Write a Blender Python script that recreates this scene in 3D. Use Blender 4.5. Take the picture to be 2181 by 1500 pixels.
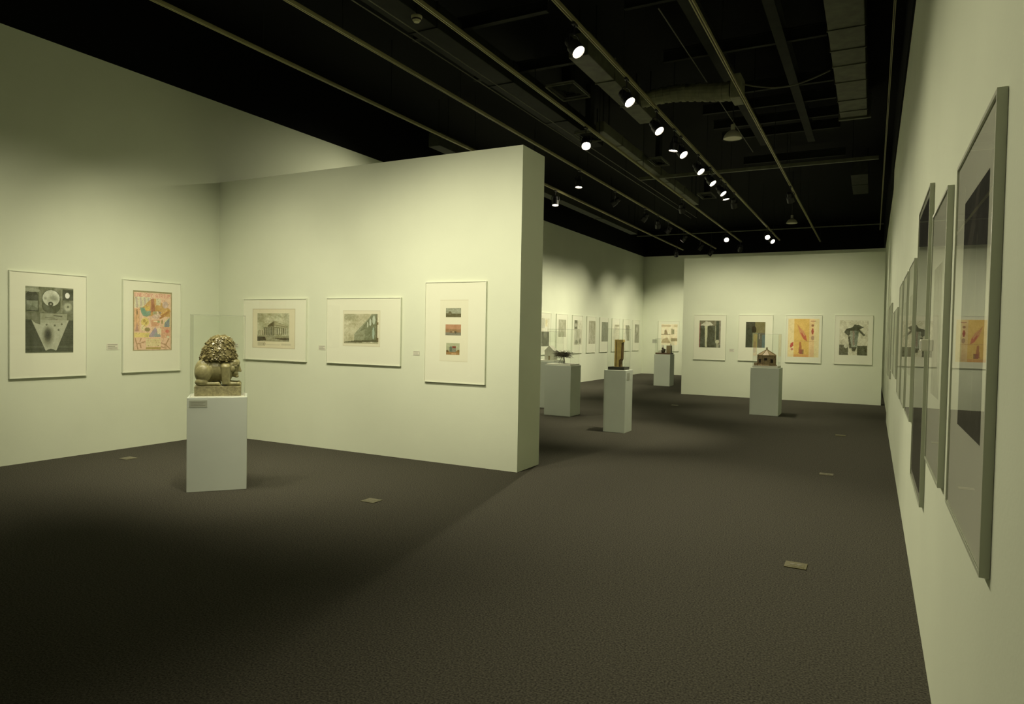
import bpy, bmesh, math, random
import numpy as np
from mathutils import Vector, Matrix
random.seed(7); rng = np.random.default_rng(7)
S = bpy.context.scene
COL = S.collection
for o in list(bpy.data.objects): bpy.data.objects.remove(o)

# ------------------------------------------------------------------ camera
FPX, YAW, PIT, ROL, CAMZ = 1457.23, -0.4847, -0.0278, 0.0187, 1.6
fw = Vector((math.sin(YAW)*math.cos(PIT), math.cos(YAW)*math.cos(PIT), math.sin(PIT)))
rt = Vector((math.cos(YAW), -math.sin(YAW), 0)); up = rt.cross(fw)
r2 = math.cos(ROL)*rt + math.sin(ROL)*up; u2 = -math.sin(ROL)*rt + math.cos(ROL)*up
cd = bpy.data.cameras.new('camera'); cam = bpy.data.objects.new('camera', cd); COL.objects.link(cam)
cd.sensor_width = 36; cd.lens = FPX/2181*36; cd.clip_start = 0.05; cd.clip_end = 100
m = Matrix((r2, u2, -fw)).transposed().to_4x4(); m.translation = (0, 0, CAMZ)
cam.matrix_world = m
S.camera = cam

# ------------------------------------------------------------------ world, exposure
w = bpy.data.worlds.new('world'); S.world = w; w.use_nodes = True
w.node_tree.nodes['Background'].inputs[0].default_value = (0.004, 0.005, 0.004, 1)
S.view_settings.view_transform = 'Standard'; S.view_settings.look = 'None'
S.view_settings.gamma = 1; S.view_settings.use_curve_mapping = False
S.view_settings.exposure = 0.0
LAMP_COL = (1.0, 0.915, 0.665)
POWER = 330.0

# ------------------------------------------------------------------ room measures
XL, XR, ZC = -8.583, 0.276, 4.9
YP, XE, TP, ZP = 6.951, -3.567, 0.576, 3.735
YF, Y2, X2, Z2, X2E = 28.06, 18.94, -4.656, 3.744, 0.22
YRE, YB, ZD, XRW = 15.28, -5.0, 5.95, 0.31
ZT = 4.87
TRACKX = [-6.5, -5.275, -4.1, -2.868, -1.665, 0.095]

# ------------------------------------------------------------------ materials
def mat(name, col, rough=0.6, metal=0.0, noise=None, bump=None, spec=0.5, emit=None):
    mt = bpy.data.materials.new(name); mt.use_nodes = True
    nt = mt.node_tree; b = nt.nodes['Principled BSDF']
    b.inputs['Base Color'].default_value = (*col, 1); b.inputs['Roughness'].default_value = rough
    b.inputs['Metallic'].default_value = metal; b.inputs['Specular IOR Level'].default_value = spec
    tc = None
    if noise or bump:
        tc = nt.nodes.new('ShaderNodeTexCoord')
    if noise:
        sc, amt = noise
        n = nt.nodes.new('ShaderNodeTexNoise'); n.inputs['Scale'].default_value = sc; n.inputs['Detail'].default_value = 4
        nt.links.new(tc.outputs['Object'], n.inputs['Vector'])
        r = nt.nodes.new('ShaderNodeMapRange'); r.inputs['From Min'].default_value = .3; r.inputs['From Max'].default_value = .7
        r.inputs['To Min'].default_value = 1-amt; r.inputs['To Max'].default_value = 1+amt
        nt.links.new(n.outputs['Fac'], r.inputs['Value'])
        mx = nt.nodes.new('ShaderNodeVectorMath'); mx.operation = 'SCALE'; mx.inputs[0].default_value = col
        nt.links.new(r.outputs['Result'], mx.inputs['Scale']); nt.links.new(mx.outputs[0], b.inputs['Base Color'])
    if bump:
        sc, st = bump
        n = nt.nodes.new('ShaderNodeTexNoise'); n.inputs['Scale'].default_value = sc; n.inputs['Detail'].default_value = 3
        nt.links.new(tc.outputs['Object'], n.inputs['Vector'])
        bp = nt.nodes.new('ShaderNodeBump'); bp.inputs['Strength'].default_value = st; bp.inputs['Distance'].default_value = .01
        nt.links.new(n.outputs['Fac'], bp.inputs['Height']); nt.links.new(bp.outputs['Normal'], b.inputs['Normal'])
    if emit:
        b.inputs['Emission Color'].default_value = (*emit[0], 1); b.inputs['Emission Strength'].default_value = emit[1]
    return mt

M = {}
M['wall'] = mat('white wall paint', (.68, .73, .575), .85, noise=(1.3, .025), bump=(60, .05), spec=.2)
M['carpet'] = mat('dark grey brown carpet', (.070, .0665, .051), .95, noise=(95, .62), bump=(220, .6), spec=.1)
M['black'] = mat('flat black ceiling paint', (.0028, .0034, .0026), .9, spec=.15)
M['steel'] = mat('dark painted steel', (.012, .014, .009), .75, noise=(4, .3), spec=.2)
M['track'] = mat('cream enamel track', (.30, .28, .13), .5)
M['trackslot'] = mat('black track slot', (.008, .008, .008), .6)
M['duct'] = mat('pale galvanised duct', (.10, .105, .068), .6, noise=(6, .25), spec=.3)
M['flex'] = mat('pale foil flexible hose', (.19, .195, .12), .6, noise=(9, .2), spec=.3)
M['ductdark'] = mat('dull grey duct', (.035, .038, .027), .7, noise=(6, .25), spec=.2)
M['can'] = mat('black lamp housing', (.010, .010, .010), .45)
M['lens'] = mat('lit lamp face', (1, .9, .7), .3, emit=((1.0, .88, .66), 28))
M['dome'] = mat('grey enamel pendant shade', (.26, .26, .17), .45)
M['domein'] = mat('white enamel inside of shade', (.62, .60, .46), .5)
M['frame'] = mat('white lacquered frame', (.71, .75, .61), .45)
M['frame_grey'] = mat('silver grey metal frame', (.42, .45, .34), .42, spec=.5)
M['matb'] = mat('white mat board', (.79, .81, .665), .8, spec=.2)
M['ped'] = mat('white pedestal paint', (.60, .655, .57), .7, noise=(3, .02), spec=.25)
M['pedtop'] = mat('white painted top board', (.70, .71, .60), .6)
M['stone'] = mat('pale olive soapstone', (.32, .295, .145), .36, noise=(28, .22), bump=(70, .12))
M['stone2'] = mat('rough olive stone base', (.32, .29, .155), .7, noise=(40, .3), bump=(90, .3))
M['crystal'] = mat('olive crystal', (.27, .235, .11), .28, noise=(60, .35))
M['mica'] = mat('bright crystal facet', (.75, .73, .55), .15)
M['gold'] = mat('brushed gold board', (.66, .50, .17), .4, noise=(14, .15))
M['golddark'] = mat('dark bronze edge', (.14, .085, .02), .45)
M['blackbase'] = mat('black lacquer base', (.025, .024, .016), .4)
M['terra'] = mat('weathered ochre brick model', (.33, .25, .14), .8, noise=(60, .5), bump=(120, .4))
M['rosy'] = mat('pinkish roof panel', (.52, .42, .30), .6, noise=(40, .15))
M['ochre'] = mat('ochre roof rib', (.27, .21, .10), .7)
M['dark'] = mat('dark opening', (.02, .014, .008), .8)
M['twig'] = mat('dark twig', (.055, .045, .02), .8)
M['egg'] = mat('white plaster', (.75, .74, .62), .6)
M['brownwood'] = mat('dark brown wood', (.10, .052, .02), .5, noise=(20, .3))
M['tan'] = mat('tan block', (.28, .22, .11), .7, noise=(30, .2))
M['brass'] = mat('brass floor plate', (.15, .14, .085), .45, metal=.3, noise=(30, .2))
M['brassdark'] = mat('tarnished brass plate', (.10, .09, .02), .5, metal=.2)
M['card'] = mat('label card', (.66, .66, .54), .7)
M['cardgrey'] = mat('grey label card', (.40, .43, .34), .7)
M['ink'] = mat('grey label print', (.28, .29, .22), .8)
M['cable'] = mat('grey cable', (.12, .12, .08), .6)
M['plastic'] = mat('cream plastic', (.42, .41, .24), .5)

def glassmat(name, ior, tint, rough=0.0):
    mt = bpy.data.materials.new(name); mt.use_nodes = True; nt = mt.node_tree; nt.nodes.clear()
    out = nt.nodes.new('ShaderNodeOutputMaterial'); mix = nt.nodes.new('ShaderNodeMixShader')
    t = nt.nodes.new('ShaderNodeBsdfTransparent'); g = nt.nodes.new('ShaderNodeBsdfGlossy'); f = nt.nodes.new('ShaderNodeFresnel')
    t.inputs[0].default_value = (*tint, 1); g.inputs['Roughness'].default_value = rough
    ge = nt.nodes.new('ShaderNodeNewGeometry'); mr = nt.nodes.new('ShaderNodeMapRange')   # same reflectance on both faces of the thin sheet
    mr.inputs['To Min'].default_value = ior; mr.inputs['To Max'].default_value = 1/ior
    nt.links.new(ge.outputs['Backfacing'], mr.inputs['Value']); nt.links.new(mr.outputs['Result'], f.inputs['IOR'])
    nt.links.new(f.outputs[0], mix.inputs[0]); nt.links.new(t.outputs[0], mix.inputs[1]); nt.links.new(g.outputs[0], mix.inputs[2])
    nt.links.new(mix.outputs[0], out.inputs[0]); return mt
M['glass'] = glassmat('picture glass', 1.5, (.995, 1, .99))
M['acrylic'] = glassmat('clear acrylic', 1.36, (.985, .995, .98))
def edgemat():
    mt = bpy.data.materials.new('acrylic edge'); mt.use_nodes = True; nt = mt.node_tree; nt.nodes.clear()
    out = nt.nodes.new('ShaderNodeOutputMaterial'); mix = nt.nodes.new('ShaderNodeMixShader'); mix.inputs[0].default_value = .13
    t = nt.nodes.new('ShaderNodeBsdfTransparent'); d = nt.nodes.new('ShaderNodeBsdfDiffuse'); d.inputs[0].default_value = (.5, .55, .42, 1)
    nt.links.new(t.outputs[0], mix.inputs[1]); nt.links.new(d.outputs[0], mix.inputs[2]); nt.links.new(mix.outputs[0], out.inputs[0]); return mt
M['acredge'] = edgemat()
def printmat():
    mt = bpy.data.materials.new('printed paper'); mt.use_nodes = True; nt = mt.node_tree; b = nt.nodes['Principled BSDF']
    a = nt.nodes.new('ShaderNodeAttribute'); a.attribute_name = 'Col'
    nt.links.new(a.outputs['Color'], b.inputs['Base Color']); b.inputs['Roughness'].default_value = .7; b.inputs['Specular IOR Level'].default_value = .2
    return mt
M['print'] = printmat()

# ------------------------------------------------------------------ helpers
def obj(name, bm, material, parent=None, smooth=False, loc=None, rot=None):
    me = bpy.data.meshes.new(name)
    if isinstance(bm, bpy.types.Mesh): me = bm
    else:
        bmesh.ops.recalc_face_normals(bm, faces=bm.faces)
        bm.to_mesh(me); bm.free()
    if smooth:
        for p in me.polygons: p.use_smooth = True
    for x in (material if isinstance(material, (list, tuple)) else [material]):
        if len(me.materials) == 0 or isinstance(material, (list, tuple)): me.materials.append(M[x])
    o = bpy.data.objects.new(name, me); COL.objects.link(o)
    if parent: o.parent = parent
    if loc is not None: o.location = loc
    if rot is not None: o.rotation_euler = rot
    return o
def tag(o, label=None, cat=None, group=None, kind=None):
    if label: o['label'] = label
    if cat: o['category'] = cat
    if group: o['group'] = group
    if kind: o['kind'] = kind
    return o
def thing(name, label, cat, loc=(0, 0, 0), rz=0, group=None):
    o = bpy.data.objects.new(name, None); COL.objects.link(o); o.empty_display_size = .1
    o.location = loc; o.rotation_euler = (0, 0, rz)
    return tag(o, label, cat, group)
def box(bm, x0, x1, y0, y1, z0, z1, bev=0, mi=0):
    r = bmesh.ops.create_cube(bm, size=1); vs = r['verts']
    for v in vs: v.co = Vector((x0+(v.co.x+.5)*(x1-x0), y0+(v.co.y+.5)*(y1-y0), z0+(v.co.z+.5)*(z1-z0)))
    fs = list({f for v in vs for f in v.link_faces})
    for f in fs: f.material_index = mi
    if bev:
        es = list({e for v in vs for e in v.link_edges})
        bmesh.ops.bevel(bm, geom=es, offset=bev, segments=2, affect='EDGES', profile=.5)
    return bm
def B(*a, **k): return box(bmesh.new(), *a, **k)
def tube(bm, p, q, r, r2=None, seg=8, caps=True):
    p, q = Vector(p), Vector(q); d = q-p
    mtx = Matrix.Translation((p+q)/2) @ d.to_track_quat('Z', 'Y').to_matrix().to_4x4()
    bmesh.ops.create_cone(bm, cap_ends=caps, segments=seg, radius1=r, radius2=r if r2 is None else r2, depth=d.length, matrix=mtx)
    return bm
def path(bm, pts, r, seg=8):
    for a, b in zip(pts, pts[1:]): tube(bm, a, b, r, seg=seg)
    return bm
def lathe(prof, seg=24, axis='Z'):
    bm = bmesh.new(); rings = []
    for r, z in prof:
        if r < 1e-6: rings.append([bm.verts.new((0, 0, z))])
        else: rings.append([bm.verts.new((r*math.cos(2*math.pi*i/seg), r*math.sin(2*math.pi*i/seg), z)) for i in range(seg)])
    for a, b in zip(rings, rings[1:]):
        for i in range(seg):
            j = (i+1) % seg
            vs = [a[i % len(a)], a[j % len(a)], b[j % len(b)], b[i % len(b)]]
            u = []
            for v in vs:
                if v not in u: u.append(v)
            if len(u) > 2: bm.faces.new(u)
    return bm
def prism(pts, y0, y1):   # polygon in xz extruded along y
    bm = bmesh.new()
    a = [bm.verts.new((x, y0, z)) for x, z in pts]; b = [bm.verts.new((x, y1, z)) for x, z in pts]
    bm.faces.new(a); bm.faces.new(b[::-1]); n = len(pts)
    for i in range(n): bm.faces.new([a[i], b[i], b[(i+1) % n], a[(i+1) % n]])
    return bm
def sheet_panel(name, x0, x1, y0, y1, z0, z1, thin, mats, parent):
    # clear sheet: cut edges all round at full thickness, one reflecting face in the middle
    bm = bmesh.new(); lo, hi = (x0, y0, z0), (x1, y1, z1); o = [i for i in range(3) if i != thin]
    def P(a, b, c):
        v = [0, 0, 0]; v[o[0]] = (lo, hi)[a][o[0]]; v[o[1]] = (lo, hi)[b][o[1]]; v[thin] = lo[thin]+(hi[thin]-lo[thin])*c; return v
    cyc = [(0, 0), (1, 0), (1, 1), (0, 1)]
    L = [[bm.verts.new(P(a, b, c)) for a, b in cyc] for c in (0, .5, 1)]
    f = bm.faces.new(L[1]); f.material_index = 0
    for k in (0, 1):
        for i in range(4):
            g = bm.faces.new([L[k][i], L[k][(i+1) % 4], L[k+1][(i+1) % 4], L[k+1][i]]); g.material_index = 1
    return obj(name, bm, mats, parent)
def struct(name, bm, m, parent=None):
    o = obj(name, bm, m, parent)
    if not parent: o['kind'] = 'structure'
    return o

# ------------------------------------------------------------------ the setting
struct('floor', B(XL-.2, 1.2, YB, YF+.2, -.1, 0), 'carpet')
struct('wall_left', B(XL-.2, XL, YB, YF+.2, 0, ZC), 'wall')
struct('wall_left_upper', B(XL-.2, XL+.02, YB, YF+.2, ZC, ZD), 'black')
struct('wall_far', B(XL, 1.2, YF, YF+.2, 0, ZC), 'wall')
struct('wall_far_upper', B(XL, 1.2, YF-.02, YF+.2, ZC, ZD), 'black')
struct('wall_right', B(XRW, XRW+.2, YB, YF, 0, ZC), 'wall')
struct('wall_right_upper', B(XRW-.055, XRW+.2, YB, YF, ZC, ZD), 'black')
struct('wall_right_panel', B(XR, XRW, YB, YRE, 0, ZC), 'wall')
struct('wall_back', B(XL, XRW, YB-.2, YB, 0, ZC), 'wall')
struct('wall_back_upper', B(XL, XRW, YB-.2, YB, ZC, ZD), 'black')
struct('wall_partition', B(XL, XE, YP, YP+TP, 0, ZP), 'wall')
struct('wall_partition_far', B(X2, X2E, Y2, Y2+.35, 0, Z2), 'wall')
struct('ceiling', B(XL-.2, 1.2, YB, YF+.2, ZD, ZD+.1), 'black')

# ------------------------------------------------------------------ ceiling: tracks
TW = ['leftmost', 'second', 'third', 'fourth', 'fifth', 'sixth and rightmost']
for i, x in enumerate(TRACKX):
    t = thing('lighting_track', ['straight lighting track nearest the left wall, seen above the partition top',
        'second lighting track from the left wall, passing above the partition end',
        'third lighting track from the left, carrying a spotlight that glares at the camera',
        'fourth lighting track from the left, carrying the long row of lit spotlights',
        'fifth lighting track from the left, beside the hanging bell lamps',
        'thin lighting track running close along the top of the right wall'][i], 'track', (x, 0, ZT), 0, 'ceiling lighting tracks')
    y0, y1 = YB+.5, [26.2, 26.2, 24.6, 24.6, 25.4, 23.2][i]
    wd = .019 if i < 5 else .011
    bm = bmesh.new(); box(bm, -wd, -wd*.35, y0, y1, 0, .035); box(bm, wd*.35, wd, y0, y1, 0, .035); box(bm, -wd, wd, y0, y1, .03, .04)
    obj('rail', bm, 'track', t)
    obj('conductor_slot', B(-wd*.34, wd*.34, y0, y1, .012, .029), 'trackslot', t)
    for yy in np.arange(y0+.6, y1, 2.44):
        obj('hanger_rod', tube(bmesh.new(), (0, yy, .04), (0, yy, ZD-ZT), .006, seg=6), 'steel', t)

# ------------------------------------------------------------------ ceiling: ducts, beams, services
def duct(name, label, x0, x1, y0, y1, z0, z1, seams, mtl='duct', along='y', parts=None):
    t = thing(name, label, 'duct', ((x0+x1)/2, (y0+y1)/2, z0))
    cx, cy = (x0+x1)/2, (y0+y1)/2
    obj('duct_body', B(x0-cx, x1-cx, y0-cy, y1-cy, 0, z1-z0, bev=.008), mtl, t)
    for yy in (y0+.3, y1-.3):
        for xx in (x0+.02, x1-.02): obj('hanger_strap', B(xx-cx-.01, xx-cx+.01, yy-cy-.002, yy-cy+.002, z1-z0-.01, ZD-z0), 'steel', t)
    for s in seams:
        if along == 'y': obj('seam_flange', B(x0-cx-.012, x1-cx+.012, s-cy-.012, s-cy+.012, -.012, z1-z0+.012), mtl, t)
        else: obj('seam_flange', B(s-cx-.012, s-cx+.012, y0-cy-.012, y1-cy+.012, -.012, z1-z0+.012), mtl, t)
    return t
d = duct('air_duct', 'wide pale rectangular air duct running overhead near the right wall', -.62, -.2, 6.5, 13.6, 5.5, 5.85, [8.6, 9.6, 10.3, 10.9, 11.6, 12.5, 13.1], 'duct')
obj('end_flange', B(-.24, .27, 3.42, 3.5, -.03, .38), 'duct', d)
duct('air_duct', 'dull end of a far overhead duct by the right wall', -.55, -.2, 17.3, 19.6, 5.3, 5.7, [18.4], 'ductdark')
duct('air_duct', 'pale rectangular duct beside the nearest lit spotlights', -3.62, -3.34, 8.3, 11.4, 5.2, 5.5, [9.3, 10.4], 'duct')
duct('air_duct', 'long narrow pale duct alongside the third track', -4.42, -4.27, 11.4, 18.8, 5.16, 5.34, [12.4, 13.6, 15.8, 17.2], 'duct')
duct('air_duct', 'broad dark duct above the second track', -5.2, -4.8, 3.5, 12.8, 5.3, 5.6, [5, 7, 9, 11], 'steel')
duct('air_duct', 'long dull duct beyond the partition, close to the left wall', -7.35, -7.1, 10.5, 22.4, 5.0, 5.25, [13, 16, 19], 'ductdark')
# flexible duct with collar
t = thing('flexible_duct', 'pale round flexible duct crossing behind the fourth track', 'duct', (-2.5, 10.3, 5.2))
bm = bmesh.new(); pts = []
for k in range(25):
    a = k/24; pts.append((-.75+a*1.35, .06*math.sin(a*3.1)-.03, .05*math.sin(a*4.4)+.0))
for k, (a, b) in enumerate(zip(pts, pts[1:])): tube(bm, a, b, .105+.010*(k % 2)+.028*k/24, seg=16, caps=True)
obj('hose', bm, 'flex', t, smooth=False)
obj('end_collar', B(.6, .74, -.19, .19, -.2, .14, bev=.01), 'flex', t)
t2 = tag(obj('ceiling_cable', path(bmesh.new(), [(-1.76+k*.062, 10.32+.02*k, 5.24-.13*math.sin(math.pi*k/18)+.008*k) for k in range(19)], .012, 6), 'cable'),
         'drooping grey cable between the flexible duct and the wide duct', 'cable')
# joists and beams
def beam(label, x0, x1, y0, y1, z0, z1, m='steel'):
    t = thing('ceiling_beam', label, 'beam', ((x0+x1)/2, (y0+y1)/2, z0), 0, 'black steel ceiling beams')
    a, b = (x1-x0)/2, (y1-y0)/2; h = z1-z0
    bm = bmesh.new()
    if a > b:
        box(bm, -a, a, -b, b, 0, .015); box(bm, -a, a, -b*.15, b*.15, .014, h-.014); box(bm, -a, a, -b, b, h-.015, h)
    else:
        box(bm, -a, a, -b, b, 0, .015); box(bm, -a*.15, a*.15, -b, b, .014, h-.014); box(bm, -a, a, -b, b, h-.015, h)
    obj('flanged_web', bm, m, t)
beam('dark steel beam running lengthwise above the bell lamps, left of two', -2.14, -2.02, 7.2, 14.8, 5.52, 5.75)
beam('dark steel beam running lengthwise beside the wide duct, right of two', -1.26, -1.13, 6.8, 14.9, 5.52, 5.75)
for k, (y, z) in enumerate([(8.1, 5.62), (9.85, 5.6), (11.6, 5.6), (12.45, 5.6), (13.4, 5.6), (14.2, 5.6), (16.8, 5.7)]):
    beam(['dark cross joist nearest the top of the picture', 'second dark cross joist from the camera', 'third dark cross joist, just behind the flexible duct',
          'fourth dark cross joist from the camera', 'fifth dark cross joist from the camera', 'sixth dark cross joist, in front of the pale cross bar', 'seventh dark cross joist, behind the pale cross bar'][k], -2.8, -.65, y-.03, y+.03, z-.05, z+.12)
for k, (y, z) in enumerate([(6.2, 5.5), (7.6, 5.5), (9.2, 5.5)]):
    beam('dark cross joist between the third and fourth tracks, %s' % ['nearest', 'middle', 'farthest'][k], -5.6, -3.6, y-.04, y+.04, z, z+.16)
t = thing('unistrut_bar', 'pale horizontal bar crossing the ceiling at mid room', 'bar', (-2.35, 15.0, 5.11))
obj('channel', B(-2.4, 2.35, -.035, .035, -.03, .035, bev=.004), 'duct', t)
for xx in (-1.9, -.6, .7, 1.9): obj('hanger_rod', tube(bmesh.new(), (xx, 0, .04), (xx, 0, ZD-5.11), .006, seg=6), 'steel', t)
t = thing('conduit', 'thin pale conduit crossing the ceiling near the far wall', 'conduit', (-3.7, 24.2, 5.2))
obj('pipe', tube(bmesh.new(), (-4.0, 0, 0), (3.9, 0, 0), .018, seg=8), 'duct', t)
for xx in (-3, -1, 1, 3): obj('hanger_rod', tube(bmesh.new(), (xx, 0, 0), (xx, 0, ZD-5.2), .006, seg=6), 'steel', t)
for k, (x, y) in enumerate([(-4.78, 6.8), (-4.62, 6.8)]):
    tag(obj('conduit', tube(bmesh.new(), (x-.1, 5.2, 5.02), (x+.02, 20, 5.02), .008, seg=6), 'cable'),
        'thin dark conduit between the second and third tracks, %s of the pair' % ['left', 'right'][k], 'conduit')
tag(obj('conduit', tube(bmesh.new(), (-2.35, 8.0, 5.46), (-2.32, 15, 5.46), .007, seg=6), 'cable'), 'thin dark conduit between the fourth and fifth tracks', 'conduit')
# air diffusers
def diffuser(label, x0, x1, y0, y1, z):
    t = thing('air_diffuser', label, 'air vent', ((x0+x1)/2, (y0+y1)/2, z), 0, 'square ceiling diffusers')
    a, b = (x1-x0)/2, (y1-y0)/2
    bm = bmesh.new(); s = .013
    box(bm, -a, a, -b, -b+s, 0, .02); box(bm, -a, a, b-s, b, 0, .02); box(bm, -a, -a+s, -b, b, 0, .02); box(bm, a-s, a, -b, b, 0, .02)
    obj('rim', bm, 'duct', t)
    for k in range(1, 4):
        f = 1-k*.26; bm = bmesh.new(); q = .018
        vs = []
        for (ff, zz) in ((f, .012+.03), (f-.15, .008)):
            vs.append([bm.verts.new((sx*a*ff, sy*b*ff, zz)) for sx, sy in ((-1, -1), (1, -1), (1, 1), (-1, 1))])
        for i in range(4): bm.faces.new([vs[0][i], vs[0][(i+1) % 4], vs[1][(i+1) % 4], vs[1][i]])
        obj('louvre_ring', bm, 'steel', t)
    obj('neck', B(-a*.3, a*.3, -b*.3, b*.3, .045, ZD-z), 'steel', t)
    obj('back_plate', B(-a+.004, a-.004, -b+.004, b-.004, .043, .05), 'ductdark', t)
diffuser('square air diffuser left of the nearest lit spotlights', -4.62, -4.14, 9.7, 10.42, 5.42)
diffuser('air diffuser half hidden behind the glaring spotlight', -4.66, -4.34, 11.0, 11.6, 5.05)
diffuser('air diffuser beside the pale cross bar', -4.2, -3.9, 13.75, 14.4, 5.2)
diffuser('farthest air diffuser beyond the pale cross bar', -4.06, -3.7, 17.6, 18.3, 5.2)
# hanging bell lamps (not lit)
def bell(label, x, y, z):
    t = thing('pendant_lamp', label, 'pendant lamp', (x, y, z), 0, 'unlit bell pendant lamps')
    prof = [(.135, 0), (.140, .004), (.137, .02), (.118, .06), (.085, .1), (.05, .122), (.036, .13)]
    obj('shade', lathe(prof+[(.033, .125), (.047, .117), (.082, .095), (.114, .056), (.132, .018), (.135, 0)], 32), 'dome', t, smooth=True)
    obj('diffuser_disc', lathe([(0, .006), (.131, .006), (.131, .010), (0, .010)], 32), 'domein', t)
    obj('ballast_cap', lathe([(0, .215), (.028, .215), (.032, .21), (.032, .128), (0, .128)], 20), 'dome', t, smooth=False)
    obj('cord', tube(bmesh.new(), (0, 0, .21), (0, 0, ZD-z), .007, seg=6), 'can', t)
bell('larger nearer bell pendant lamp hanging unlit from the black ceiling', -1.965, 10.77, 4.6)
bell('smaller farther bell pendant lamp hanging unlit near the far wall', -1.96, 19.28, 4.6)
# smoke detector
t = thing('smoke_detector', 'small cream smoke detector on the dark ceiling at the top', 'detector', (-4.45, 6.1, 4.98))
obj('body', lathe([(0, -.05), (.03, -.05), (.045, -.03), (.06, 0), (.06, .015), (0, .015)], 20), 'plastic', t)
obj('sensor_ring', lathe([(.047, -.032), (.052, -.024), (.052, -.012), (.05, -.012)], 20), 'dark', t)
obj('mount_stem', tube(bmesh.new(), (0, 0, .015), (0, 0, ZD-4.98), .009, seg=6), 'steel', t)
# small junction boxes
for k, (x, y, z) in enumerate([(-4.2, 7.0, 5.15), (-4.3, 9.7, 5.1)]):
    pass

# ------------------------------------------------------------------ spotlights on the tracks
def aim_rot(d):  # local -Z looks along d
    return Vector(d).to_track_quat('-Z', 'Y').to_euler()
me_house = None
def light(loc, d, power, size=70, blend=1.0, rad=.05, parent=None, col=LAMP_COL):
    l = bpy.data.lights.new('spot_beam', 'SPOT'); l.energy = power*POWER; l.spot_size = math.radians(size); l.spot_blend = blend
    l.shadow_soft_size = rad; l.color = col
    o = bpy.data.objects.new('spot_beam', l); COL.objects.link(o)
    o.location = loc; o.rotation_euler = aim_rot(d)
    return o
SPOT = {}
def spotlight(label, tx, y, target, power, size=70, lit=True, headz=4.62, col=LAMP_COL):
    if not SPOT:
        SPOT['adapter'] = obj('a', B(-.018, .018, -.05, .05, -.03, -.001, bev=.004), 'can').data
        SPOT['stem'] = obj('s', tube(bmesh.new(), (0, 0, -.03), (0, 0, -.13), .010, seg=8), 'can').data
        bm = bmesh.new()
        path(bm, [(-.085, 0, 0), (-.085, 0, .10), (-.05, 0, .128), (.05, 0, .128), (.085, 0, .10), (.085, 0, 0)], .008, 6)
        SPOT['yoke'] = obj('y', bm, 'can').data
        SPOT['housing'] = obj('h', lathe([(0, .125), (.04, .125), (.052, .11), (.055, .05), (.074, .02), (.076, -.095), (.070, -.095), (.068, -.07), (0, -.07)], 20), 'can').data
        SPOT['lens'] = obj('l', lathe([(0, -.082), (.066, -.082), (.066, -.076), (0, -.076)], 24), 'lens').data
        for n in 'ashyl':
            bpy.data.objects.remove(bpy.data.objects[n])
        for kk, n in (('adapter', 'track_adapter'), ('stem', 'stem'), ('yoke', 'yoke'), ('housing', 'housing'), ('lens', 'lens')): SPOT[kk].name = n
    t = thing('track_spotlight', label, 'spotlight', (tx, y, ZT), 0, 'black spotlights on the ceiling tracks')
    h = Vector((tx, y, headz)); d = (Vector(target)-h).normalized()
    def part(k, n, loc=(0, 0, 0), rot=(0, 0, 0)):
        o = bpy.data.objects.new(n, SPOT[k]); COL.objects.link(o); o.parent = t; o.location = loc; o.rotation_euler = rot; return o
    part('adapter', 'track_adapter'); part('stem', 'stem')
    az = math.atan2(d.y, d.x)
    part('yoke', 'yoke', (0, 0, headz-ZT), (0, 0, az+math.pi/2))
    part('housing', 'housing', (0, 0, headz-ZT), aim_rot(d))
    if lit: part('lens', 'lens', (0, 0, headz-ZT), aim_rot(d))
    light(h+d*.11, d, power, size, col=col)
T = TRACKX
spotlight('lit spotlight nearest the camera on the fourth track, topmost in view', T[3], 6.72, (XR, 5.9, .8), .41, 78)
spotlight('second lit spotlight from the camera on the fourth track', T[3], 8.44, (XR, 7.3, .8), .41, 78)
spotlight('third lit spotlight from the camera on the fourth track', T[3], 9.8, (XR, 8.5, .8), .41, 78)
spotlight('lit spotlight on the fourth track pointing straight down, left of a close pair', T[3], 10.82, (-3.45, 10.75, .5), 2.0, 50)
spotlight('lit spotlight on the fourth track, right of a close pair', T[3], 11.24, (XR, 9.9, .8), .41, 78)
spotlight('lit spotlight on the fourth track just past the close pair', T[3], 12.5, (XR, 11.3, .8), .41, 78)
spotlight('lit spotlight on the fourth track beside the pale cross bar', T[3], 13.53, (XR, 12.6, .8), .41, 78)
spotlight('tilted lit spotlight on the fourth track, upper of two stacked close together', T[3], 14.57, (XR, 13.8, .8), .41, 78)
spotlight('lit spotlight on the fourth track pointing down, lower of two stacked close together', T[3], 15.07, (-2.1, 15.1, .8), 1.0, 52)
spotlight('glaring lit spotlight on the third track facing the camera above the partition', T[2], 10.15, (-1.9, 6.3, 0), 1.8, 58)
spotlight('lit spotlight on the second track pointing down, right of the partition end', T[1], 12.75, (-5.3, 12.4, .9), .7, 55)
spotlight('lit spotlight on the leftmost track pointing down, close to the partition edge', T[0], 14.33, (-6.2, 13.7, .9), .7, 60)
spotlight('glaring lit spotlight on the third track near the far wall', T[2], 21.8, (-.8, 15.0, 1.2), .9, 60)
spotlight('lit spotlight on the fourth track near the far wall, left of the far pair', T[3], 21.6, (-1.3, 16.0, 1.1), .8, 60)
spotlight('lit spotlight on the fourth track near the far wall, right of the far pair', T[3], 22.5, (XR, 19.7, 1.6), .8)
spotlight('small distant lit spotlight on the second track, right of two', T[1], 21.3, (XL, 20.7, .9), 1.45, 80)
spotlight('tiny distant lit spotlight on the second track, left of two', T[1], 19.5, (XL, 19.2, .9), 1.45, 80)
spotlight('unlit-looking black spotlight on the fifth track aimed at the far partition', T[4], 15.9, (-1.0, Y2, .6), .68, 86)
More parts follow.
